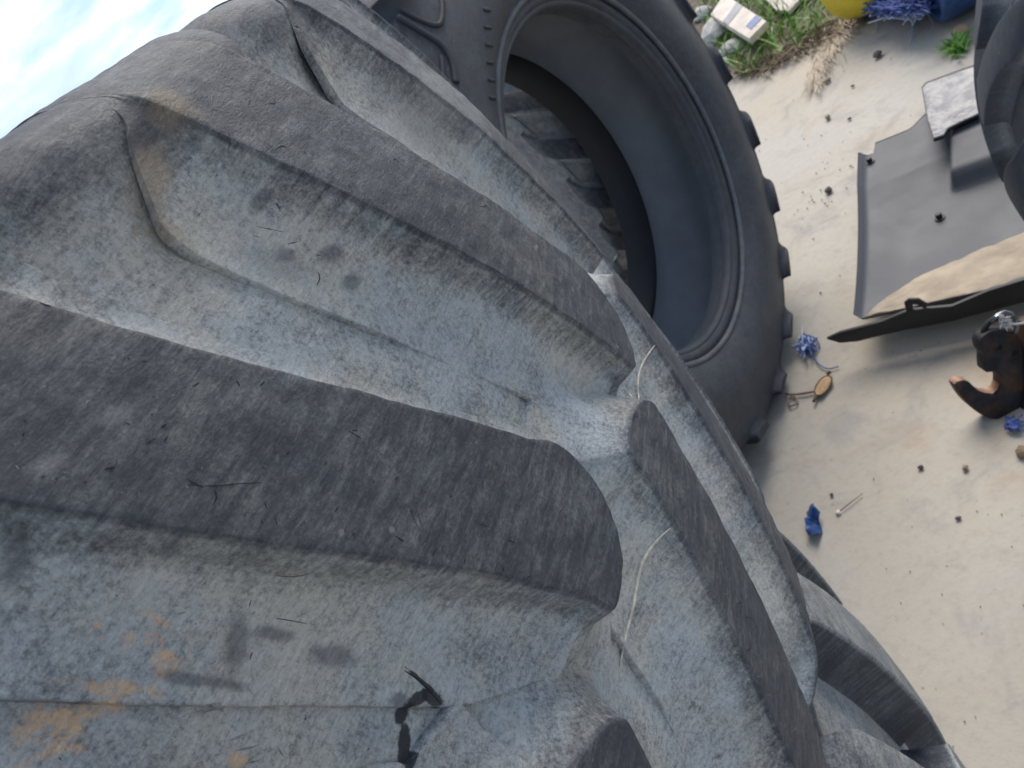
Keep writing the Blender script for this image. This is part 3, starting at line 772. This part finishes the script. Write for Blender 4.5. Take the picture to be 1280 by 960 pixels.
for u, v in sm(thr, 0): 
    P = hp(u, v); V += [P - nh * .004 + [0, 0, .0025], P - nh * .041 + [0, 0, .0025]]
link('worn_throat', mesh('worn_throat', V, [(2 * i, 2 * i + 2, 2 * i + 3, 2 * i + 1) for i in range(len(V) // 2 - 1)]), COPPER, hook)
for u, v in ((1249, 434), (1268, 441)):
    m = MB(); m.tube([hp(u, v, -.01), hp(u, v, .0015)], .0075, 14); link('hole', m.mesh('hole', False), plain('dark_hole', (.003, .003, .003), .9) if 'dark_hole' not in bpy.data.materials else bpy.data.materials['dark_hole'], hook)
m = MB(); m.tube([hp(u, v, -.02) for u, v in sm([(1229, 423), (1230, 412), (1236, 403), (1244, 398), (1254, 397), (1262, 403)], 0)], .008, 10); link('latch', m.mesh('latch'), STEEL, hook)
m = MB(); m.tube([hp(u, v, .006) for u, v in [(1238, 402), (1247, 394), (1256, 390), (1264, 392), (1270, 399), (1271, 408), (1269, 417)]], .006, 10)
link('spring_handle', m.mesh('spring_handle'), plain('grey_spring_steel', (.16, .17, .19), .35, .8), hook)
m = MB()
for k in range(9):
    pts = [hp(1257 + rnd.uniform(-9, 9), 404 + rnd.uniform(-10, 10), .018 + rnd.uniform(-.006, .008)) for _ in range(6)]
    m.tube(smoothpath(pts, 3), .0016, 5)
m.tube(smoothpath([hp(1244, 396, .02), hp(1252, 392, .02), hp(1262, 406, .02), hp(1280, 404, .02), hp(1292, 402, .02)], 3), .003, 6)
wi = link('tie_wire', m.mesh('tie_wire'), WIRE); tag(wi, 'tangle of bright wire tied through the top of the steel hook', 'wire')
arm_pts = [(1283, 405), (1300, 400), (1340, 420), (1345, 500), (1300, 530), (1277, 522), (1284, 480)]
link('link_arm', prism('link_arm', [hp(u, v, .012) for u, v in arm_pts], -nh, .06, .004), STEEL, hook)

# ------------------------------------------------------------------ loose things on the ground
BLUE = plain('blue_plastic', (.02, .06, .19), .45, bumpsc=40, bumpd=.003, var=.3, vs=30)
NYL = plain('blue_twine', (.05, .09, .28), .7, var=.4, vs=60)
NYLW = plain('faded_pale_twine', (.42, .50, .68), .6, var=.3, vs=60)
sc = [(1008, 640), (1014, 636), (1018, 631), (1021, 637), (1026, 641), (1024, 652), (1026, 664), (1020, 671), (1011, 670), (1009, 660), (1007, 650)]
Vs = [at(u, v, .012 + .02 * (((i * 37) % 10) / 10 - .3)) for i, (u, v) in enumerate(sc)]
me = prism('blue_plastic_scrap', [np.array(p) * [1, 1, 0] + [0, 0, .0] for p in Vs], (0, 0, 1), .004, 0)
bm = bmesh.new(); bm.from_mesh(me); bmesh.ops.triangulate(bm, faces=bm.faces[:]); bmesh.ops.subdivide_edges(bm, edges=bm.edges[:], cuts=2, use_grid_fill=True)
for v in bm.verts: v.co.z += .014 + .014 * math.sin(v.co.x * 95) + .008 * math.sin(v.co.y * 150 + 1)
bm.to_mesh(me); bm.free()
tag(link('blue_plastic_scrap', me, BLUE), 'small crumpled scrap of blue plastic lying alone on the ground', 'plastic scrap')

def tangle(name, cu, cv, ru, rv, n, mats, label, cat, zmax=.04, r=.0018, tails=(), kind=None, pts=5, z0=.0):
    m = MB()
    for k in range(n):
        P = [at(cu + rnd.gauss(0, .45) * ru, cv + rnd.gauss(0, .45) * rv, z0 + rnd.uniform(.002, zmax)) for _ in range(pts)]
        m.tube(smoothpath(P, 3), r, 5)
    for tl in tails: m.tube(smoothpath([at(u, v, z0 + .004) for u, v in tl], 3), r, 5)
    o = link(name, m.mesh(name), mats); return tag(o, label, cat)
tangle('twine_tangle', 1008, 432, 13, 15, 30, NYL, 'tangle of blue baler twine on the ground beside the upright black tyre', 'twine', r=.0024, zmax=.03,
       tails=[[(1017, 421), (1026, 430), (1020, 440)], [(1018, 445), (1022, 455), (1035, 462), (1048, 458)]])
tangle('twine_scrap', 1005, 430, 14, 14, 14, NYLW, 'faded pale strands mixed through the blue twine beside the upright tyre', 'twine', r=.002, zmax=.03)
tangle('twine_braid', 1266, 530, 13, 10, 26, NYL, 'bunch of blue twine lying under the steel hook', 'twine', r=.0022, zmax=.02)
LEAF = plain('dry_tan_leaf', (.42, .27, .15), .8, bumpsc=80, var=.3, vs=60)
lf = thing('dry_leaf', 'dry tan oval leaf with a dark rim near the upright tyre', 'leaf')
Pl = np.array(at(1029, 482, .012)); V = [Pl + [0, 0, .008]]; rim = []
for k in range(28):
    t = 2 * math.pi * k / 28; u = 1029 + 14.5 * math.cos(t) * .62 + 7.5 * math.sin(t) * .75; v = 482 - 14.5 * math.cos(t) * .78 + 7.5 * math.sin(t) * .62
    V.append(at(u, v, .010 + .003 * math.sin(3 * t))); rim.append(V[-1])
link('blade', mesh('blade', V + [p - [0, 0, .004] for p in V], [(0, 1 + k, 1 + (k + 1) % 28) for k in range(28)] + [(29, 30 + (k + 1) % 28, 30 + k) for k in range(28)]), LEAF, lf)
m = MB(); m.tube(rim + [rim[0]], .0028, 6); m.tube([at(1021, 494, .01), at(1017, 502, .012)], .005, 6); m.tube([at(1034, 468, .01), at(1038, 464, .012)], .006, 6)
link('rim', m.mesh('rim'), plain('dark_brown_rim', (.09, .065, .045), .8), lf)
m = MB(); m.tube(smoothpath([at(u, v, .006) for u, v in [(982, 492), (992, 493), (1003, 492), (1014, 490), (1020, 489)]], 3), .0045, 6); m.tube(smoothpath([at(u, v, .006) for u, v in [(988, 508), (984, 500), (990, 494), (997, 498), (996, 506), (986, 508)]], 3), .003, 6)
tag(link('dry_stalk', m.mesh('dry_stalk'), plain('dry_stalk', (.22, .15, .11), .9)), 'dry bent brown stalk reaching from the upright tyre to the tan leaf', 'stalk')

STN = plain('dark_stone', (.07, .065, .06), .85, bumpsc=60, bumpd=.003, var=.3)
STB = plain('brown_stone', (.20, .15, .10), .85, bumpsc=60, bumpd=.003, var=.3)
def stone(u, v, rp, mat, label, name='stone', flat=.6, group=None, z=0):
    P = at(u, v, z); d = np.linalg.norm(P - EYE); R = rp * d / F_PX
    bm = bmesh.new(); bmesh.ops.create_icosphere(bm, subdivisions=2, radius=R)
    sx = rnd.uniform(0, 50)
    for q in bm.verts:
        c = q.co / R; k = 1 + .28 * float(N1(np.array(c.x * 1.3 + sx), np.array(c.y * 1.3), np.array(c.z * 1.3), 2))
        q.co = Vector((q.co.x * k, q.co.y * k * .8, q.co.z * k * flat))
    me = bpy.data.meshes.new(name); bm.to_mesh(me); bm.free(); me.polygons.foreach_set('use_smooth', [False] * len(me.polygons))
    o = link(name, me, mat, loc=(P[0], P[1], z + R * flat * .7)); o.rotation_euler = (0, 0, rnd.uniform(0, 6))
    return tag(o, label, 'stone', group)
stone(1098, 70, 5.5, STN, 'biggest black stone lying on the pale ground beyond the mudguard panel')
stone(1036, 239, 5, STN, 'dark stone between upright tyre and far-left corner of the mudguard')
stone(1035, 102, 3.5, STB, 'small brown stone just right of the dry straw tip')
stone(1066, 108, 2, STN, 'tiny dark chip between the straw tip and the silver patch')
stone(1035, 148, 4, STB, 'flat tan stone halfway between the straw and the mudguard corner')
stone(1062, 149, 2.2, STN, 'tiny black chip beside the flat tan stone')
stone(1151, 585, 3.5, STN, 'small black stone below the mudguard, left one of the pair')
stone(1207, 586, 4, STB, 'small grey brown stone below the hook, right one of the pair')
stone(1198, 648, 3, STN, 'small dark stone midway down the open ground at right')
stone(1279, 568, 8, STB, 'stone cut by the right edge of the picture below the blue twine')
stone(1040, 619, 2.5, STN, 'tiny dark stone just above the blue plastic scrap')
stone(1048, 641, 3.2, plain('white_stone', (.6, .58, .55), .8), 'tiny white pebble right of the blue plastic scrap')
m = MB(); m.tube([at(1050, 639, .004), at(1062, 629, .006), at(1078, 617, .004)], .0016, 5)
tag(link('dry_twig', m.mesh('dry_twig'), STB), 'thin dry twig running off the white pebble near the blue scrap', 'twig')
dk = MB()
for _ in range(120):
    u, v = rnd.choice([(rnd.uniform(960, 1280), rnd.uniform(560, 940)), (rnd.gauss(1030, 28), rnd.gauss(235, 30)), (rnd.uniform(930, 1200), rnd.uniform(60, 420)), (rnd.gauss(1165, 30), rnd.gauss(440, 10))])
    P = at(u, v); R = rnd.uniform(.0012, .004) * (1.5 if v < 420 else .8)
    w = [(P[0] + R * math.cos(k * 2.1), P[1] + R * math.sin(k * 2.1), -.001) for k in range(3)] + [(P[0], P[1], R)]
    dk.add(w, [(0, 1, 3), (1, 2, 3), (2, 0, 3)])
gr = link('grit', dk.mesh('grit', False), STB); gr['kind'] = 'stuff'; tag(gr, 'fine dark grit strewn over the pale ground', 'grit')

# ------------------------------------------------------------------ grass, straw, rubble, drums at the far edge
def blades(name, area, n, lmin, lmax, w, mat, lean, kind='stuff', label='', cat=''):
    V, Fc = [], []
    for _ in range(n):
        u, v = area(); P = at(u, v); L = rnd.uniform(lmin, lmax); a = rnd.gauss(lean[0], lean[1]); tilt = rnd.uniform(*lean[2])
        d = np.array([math.cos(a) * math.sin(tilt), math.sin(a) * math.sin(tilt), math.cos(tilt)]); sd = np.array([-math.sin(a), math.cos(a), 0]) * w * rnd.uniform(.6, 1.3)
        o = len(V); bend = np.array([math.cos(a), math.sin(a), -.9]) * L * rnd.uniform(.1, .45)
        for k, t in enumerate((0, .35, .7, 1)):
            c = P + d * L * t + bend * t * t; ww = sd * (1, .9, .6, .08)[k]; c[2] = max(c[2], .004 + .002 * k)
            V += [c - ww, c + ww]
        for k in range(3): Fc.append((o + 2 * k, o + 2 * k + 1, o + 2 * k + 3, o + 2 * k + 2))
    g = link(name, mesh(name, V, Fc, smooth=True), mat); g['kind'] = kind; return tag(g, label, cat)
def leafmat(name, c1, c2):
    t = NT(name); o = t.coord('Object'); c = t.mix(t.rng(t.noise(o, 14, 4, .7), .35, .65), c1, c2)
    t.b.inputs['Subsurface Weight'].default_value = 0
    return t.out(c, .55)
GR1 = leafmat('green_grass', (.06, .17, .02), (.19, .38, .05)); GR2 = leafmat('dry_straw', (.15, .11, .07), (.33, .26, .17))
def tri(pts):
    def f():
        while True:
            u = rnd.uniform(min(p[0] for p in pts), max(p[0] for p in pts)); v = rnd.uniform(min(p[1] for p in pts), max(p[1] for p in pts))
            ins = False; j = len(pts) - 1
            for i in range(len(pts)):
                if (pts[i][1] > v) != (pts[j][1] > v) and u < (pts[j][0] - pts[i][0]) * (v - pts[i][1]) / (pts[j][1] - pts[i][1]) + pts[i][0]: ins = not ins
                j = i
            if ins: return u, v
    return f
soil = plain('dark_soil', (.10, .08, .055), .95, bumpsc=30, bumpd=.01, var=.4, vs=12)
so_pts = [(840, -60), (860, 40), (900, 85), (925, 98), (960, 92), (985, 78), (1010, 66), (1035, 50), (1075, 26), (1120, 12), (1180, -10), (1230, -60), (1235, -140), (1150, -200), (1000, -200), (880, -140)]
me = prism('soil_bank', [at(u, v, -.02) for u, v in so_pts], (0, 0, 1), .032, .01); s_ = link('soil_bank', me, soil); s_['kind'] = 'structure'
blades('grass', tri([(890, 60), (935, 100), (960, 80), (1000, 62), (1040, 30), (1060, -5), (1100, -60), (900, -60), (870, 0)]), 1500, .08, .26, .005, GR1, (-1.2, 1.2, (.1, 1.0)), label='bright green grass tufts along the far edge of the yard', cat='grass')
blades('dry_grass', tri([(910, 100), (950, 96), (1000, 70), (1045, 45), (1085, 22), (1060, 5), (1000, 40), (930, 75)]), 900, .06, .20, .0035, GR2, (-1.6, .9, (.5, 1.45)), label='flattened dry grass fringe between the green tufts and pale ground', cat='grass')
blades('straw_tuft', lambda: (lambda t: (1052 - 38 * t + rnd.gauss(0, 7 - 4 * t), 22 + 78 * t + rnd.gauss(0, 4)))(rnd.random()), 420, .10, .24, .0032, GR2, (-2.2, .14, (1.3, 1.52)), label='long tuft of dead straw lying out over the pale ground', cat='straw')
SLABM = plain('dirty_white_board', (.52, .46, .40), .8, bumpsc=40, bumpd=.003, var=.15, vs=10)
def slab(name, pts, z, th, mat, label, cat, tilt=None):
    P = [at(u, v, z + (tilt[i] if tilt else 0)) for i, (u, v) in enumerate(pts)]
    nn = np.cross(P[1] - P[0], P[2] - P[0]); nn /= np.linalg.norm(nn); nn = nn if nn[2] < 0 else -nn
    o = thing(name, label, cat) if False else None
    return link(name, prism(name, P, nn, th, .006), mat), P, nn
sroot = thing('broken_board', 'dirty off-white board with a blue stripe lying on rubble by the grass', 'board')
o, P, nn = slab('board', [(888, 18), (905, -8), (958, 26), (936, 48)], .16, .05, SLABM, '', ''); o.parent = sroot
def sub(P, a, b): 
    return (P[0] * (1 - a) + P[3] * a) * (1 - b) + (P[1] * (1 - a) + P[2] * a) * b
st = [sub(P, .80, .35), sub(P, .80, .95), sub(P, .92, .95), sub(P, .92, .35)]
link('stripe', prism('stripe', [q - nn * .004 for q in st], nn, .003, 0), BLUE, sroot)
st = [sub(P, .36, .02), sub(P, .36, .98), sub(P, .50, .98), sub(P, .50, .02)]
link('stripe', prism('stripe', [q - nn * .004 for q in st], nn, .003, 0), plain('grey_stripe', (.28, .29, .30), .8), sroot)
o2, _, _ = slab('broken_board', [(948, -10), (965, -30), (1010, -12), (985, 14), (970, 12)], .07, .03, SLABM, '', ''); tag(o2, 'second pale board half hidden in the grass behind the striped one', 'board')
CONC = plain('broken_concrete', (.36, .35, .34), .9, bumpsc=40, bumpd=.006, var=.2, vs=14)
for (u, v, rp, lb) in ((898, 48, 22, 'grey concrete lump under the left end of the striped board'), (918, 66, 17, 'grey concrete lump in front of the striped board, nearest the yard'), (880, 22, 14, 'small concrete lump against the upright tyre at the top'), (905, 84, 11, 'lowest small concrete lump by the dry grass')):
    stone(u, v, rp, CONC, lb, 'concrete_lump', .55)
stone(1202, 40, 9, plain('brick_lump', (.45, .27, .18), .9, bumpsc=50, bumpd=.004), 'orange brown brick lump beside the small green plant', 'brick_lump', .5)
blades('weed', lambda: (1199 + rnd.gauss(0, 5), 60 + rnd.gauss(0, 5)), 160, .03, .09, .006, GR1, (0, 3, (.1, 1.2)), label='small green weed growing by the right-hand tyre', cat='weed')
# drums
YEL = plain('yellow_plastic', (.62, .50, .03), .45, bumpsc=20, bumpd=.001, var=.12, vs=8)
def drum(name, c, axis, R, L, mat, label, spin=0):
    rt_ = thing(name, label, 'drum'); frame(rt_, Vector(c), axis, spin)
    pr = [(0, L / 2 - .02), (R * .86, L / 2 - .02), (R * .88, L / 2), (R * .95, L / 2), (R * .985, L / 2 - .015), (R, L / 2 - .05), (R, L * .2), (R * 1.02, L * .18), (R * 1.02, L * .15), (R, L * .13), (R, -L * .13), (R * 1.02, -L * .15), (R * 1.02, -L * .18), (R, -L * .2), (R, -L / 2 + .05), (R * .985, -L / 2 + .015), (R * .95, -L / 2), (R * .88, -L / 2), (R * .86, -L / 2 + .02), (0, -L / 2 + .02)]
    revolve('drum_body', pr, rt_, mat, 64)
    for k in (-1, 1):
        m = MB(); m.tube([(R * .6 * k, 0, L / 2 - .021), (R * .6 * k, 0, L / 2 - .002)], .03, 12); link('bung', m.mesh('bung', False), mat, rt_)
    return rt_
Py = at(1082, 22, 0)
Cy = at(1238, -108, .29)
drum('plastic_drum', (Cy[0] - .1, Cy[1] + .39, .30), (.25, -1, .0), .29, .8, YEL, 'yellow plastic drum lying at the far edge, cut off by the top of the picture')
Pb = at(1200, 26, 0)
Cb = at(1240, -88, .285)
drum('plastic_drum', (Cb[0] + .1, Cb[1], .29), (1, -.6, 0), .285, .8, BLUE, 'blue plastic drum lying beside the yellow one near the right-hand tyre')
tangle('frayed_net', 1122, 6, 46, 13, 240, NYL, 'frayed heap of bright blue netting between the yellow and blue drums', 'netting', r=.004, zmax=.22)
tangle('frayed_net', 1125, 14, 40, 14, 70, NYLW, 'pale frayed strands hanging out of the blue netting heap', 'netting', r=.003, zmax=.16, tails=[[(1095, 25), (1097, 36), (1092, 40)], [(1138, 20), (1142, 38), (1137, 52)], [(1160, 18), (1168, 30), (1165, 36)]])
# ------------------------------------------------------------------ flash seams on the front tyre (laid on the finished rubber)
from mathutils.bvhtree import BVHTree
bpy.context.view_layer.update()
trees = []
for o in root.children:
    if o.type == 'MESH' and len(o.data.vertices) > 12000:
        me = o.data; mw = root.matrix_world @ o.matrix_basis
        trees.append(BVHTree.FromPolygons([mw @ v.co for v in me.vertices], [tuple(p.vertices) for p in me.polygons]))
inv = root.matrix_world.inverted()
def surf(u, v):
    d = Vector(ray(u, v)); best = None
    for t_ in trees:
        h_ = t_.ray_cast(Vector(EYE), d, 3)
        if h_[0] is not None and (best is None or h_[3] < best[3]): best = h_
    return (inv @ best[0]) if best else None
def strip(name, pts, rad, mat, sink=.3):
    q = smoothpath([np.array([u, v]) for u, v in pts], 3); P = [surf(u, v) for u, v in q]; P = [np.array(p) for p in P if p is not None]
    if len(P) < 3: return
    P = np.array(P)
    for _ in range(2): P[1:-1] = .5 * P[1:-1] + .25 * (P[2:] + P[:-2])
    k = np.linspace(0, 1, len(P)); rr = rad * np.clip(np.sin(k * math.pi) ** .6, .12, 1)
    m = MB(); m.tube(P, rr, 6); link(name, m.mesh(name), mat, root)
strip('mould_flash', [(838, 660), (822, 674), (805, 695), (797, 720), (792, 760), (780, 800), (773, 845)], .0013, FLASH)
strip('mould_flash', [(819, 431), (806, 448), (798, 466), (797, 486), (799, 500)], .0011, FLASH)
strip('mould_flash', [(779, 484), (790, 496), (799, 505)], .0005, FLASH)
CUT = plain('dark_cut', (.006, .006, .008), .9)
for pts, r in (([(235, 606), (270, 608), (300, 604), (330, 603)], .0005), ([(233, 598), (248, 607), (255, 610)], .0006), ([(268, 612), (272, 622), (266, 630)], .0007), ([(320, 283), (345, 288), (355, 290)], .0004), ([(343, 719), (365, 722), (388, 717)], .0005), ([(345, 773), (360, 775), (385, 780)], .0005), ([(435, 538), (445, 544), (452, 548)], .0007), ([(397, 340), (401, 347), (396, 357)], .0008), ([(505, 838), (525, 850), (553, 882)], .0011),
               ([(44, 375), (55, 381), (64, 383)], .0009), ([(336, 128), (345, 131), (343, 124)], .0007), ([(343, 188), (352, 181), (358, 184)], .0007), ([(285, 165), (290, 176), (285, 186)], .0005)):
    strip('cut', pts, r * .38, CUT)

ttr = []
for o in stand.children:
    if o.name.startswith('carcass'):
        mw = Matrix.LocRotScale(stand.location, stand.rotation_quaternion, None); ttr.append((BVHTree.FromPolygons([mw @ v.co for v in o.data.vertices], [tuple(p.vertices) for p in o.data.polygons]), mw))
def onstand(u, v):
    h_ = ttr[0][0].ray_cast(Vector(EYE), Vector(ray(u, v)), 6)
    return (ttr[0][1].inverted() @ h_[0], ttr[0][1].inverted().to_3x3() @ h_[1]) if h_[0] is not None else None
def raised(pts, r_, name):
    q = smoothpath([np.array(p) for p in pts], 4); P = [onstand(*p) for p in q]; P = [np.array(p[0]) for p in P if p is not None]
    if len(P) > 3:
        m = MB(); m.tube(P, r_, 8); link(name, m.mesh(name), RUB3, stand)
raised([(500, 12), (520, 24), (546, 34), (553, 26), (553, 0)], .007, 'raised_rib')
raised([(552, 72), (553, 84), (554, 98)], .007, 'raised_rib')
raised([(497, 22), (530, 42), (553, 56), (566, 78), (570, 104)], .009, 'raised_block')
for k_ in range(6): raised([(604 + k_ * 1.5, 12 + 22 * k_), (612 + k_ * 1.2, 13 + 22 * k_)], .005, 'raised_letter')

# many small cuts and scuffs in the worn rubber
def marks(name, polys, n, lmin, lmax, r, mat, angle=None):
    m = MB(); fs = [tri(p) for p in polys]
    for k in range(n):
        u, v = rnd.choice(fs)(); a_ = rnd.uniform(0, math.pi) if angle is None else rnd.gauss(angle, .5); L = rnd.uniform(lmin, lmax) * rnd.random() ** .5; bend_ = rnd.uniform(-.35, .35)
        pts = [(u + L * t * math.cos(a_ + bend_ * t), v + L * t * math.sin(a_ + bend_ * t) + rnd.uniform(-.8, .8)) for t in (-.5, -.2, .15, .5)]
        P = [surf(*q) for q in smoothpath([np.array(q) for q in pts], 2)]
        if any(p is None for p in P): continue
        P = np.array([np.array(p) for p in P])
        if np.abs(np.diff(P, axis=0)).max() > .012: continue
        kk = np.linspace(0, 1, len(P)); m.tube(P, rnd.uniform(.5, 1.2) * r * np.clip(np.sin(kk * math.pi), .1, 1), 5)
    o = link(name, m.mesh(name), mat, root); o['kind'] = 'stuff'
PA = [(2, 375), (300, 465), (500, 530), (690, 560), (765, 680), (760, 740), (500, 685), (200, 625), (2, 590)]
PB_ = [(200, 50), (320, 90), (500, 185), (700, 320), (780, 420), (600, 325), (420, 225), (280, 155), (160, 110)]
PC_ = [(0, 620), (250, 660), (560, 740), (700, 800), (640, 940), (0, 950)]
PD_ = [(815, 545), (900, 680), (990, 880), (1010, 950), (985, 950), (900, 750), (830, 620)]
PE_ = [(2, 590), (200, 625), (500, 688), (745, 750), (740, 740), (500, 675), (200, 610), (2, 575)]
marks('small_cuts', [PA, PA, PB_, PE_, PD_], 60, 4, 15, .00030, CUT)
marks('small_cuts', [PC_, [(150, 150), (330, 210), (600, 350), (760, 450), (700, 490), (400, 340), (180, 260)]], 16, 4, 14, .00026, CUT)
SCF = plain('pale_scuff', (.22, .235, .25), .8, bumpsc=300, var=.35, vs=120)
marks('scuff_marks', [PA, PB_, PE_, PD_], 110, 2, 9, .00014, SCF)
marks('scuff_marks', [[(100, 105), (320, 180), (520, 290), (560, 330), (480, 290), (300, 190), (120, 135)], PD_], 50, 2, 9, .00015, SCF)
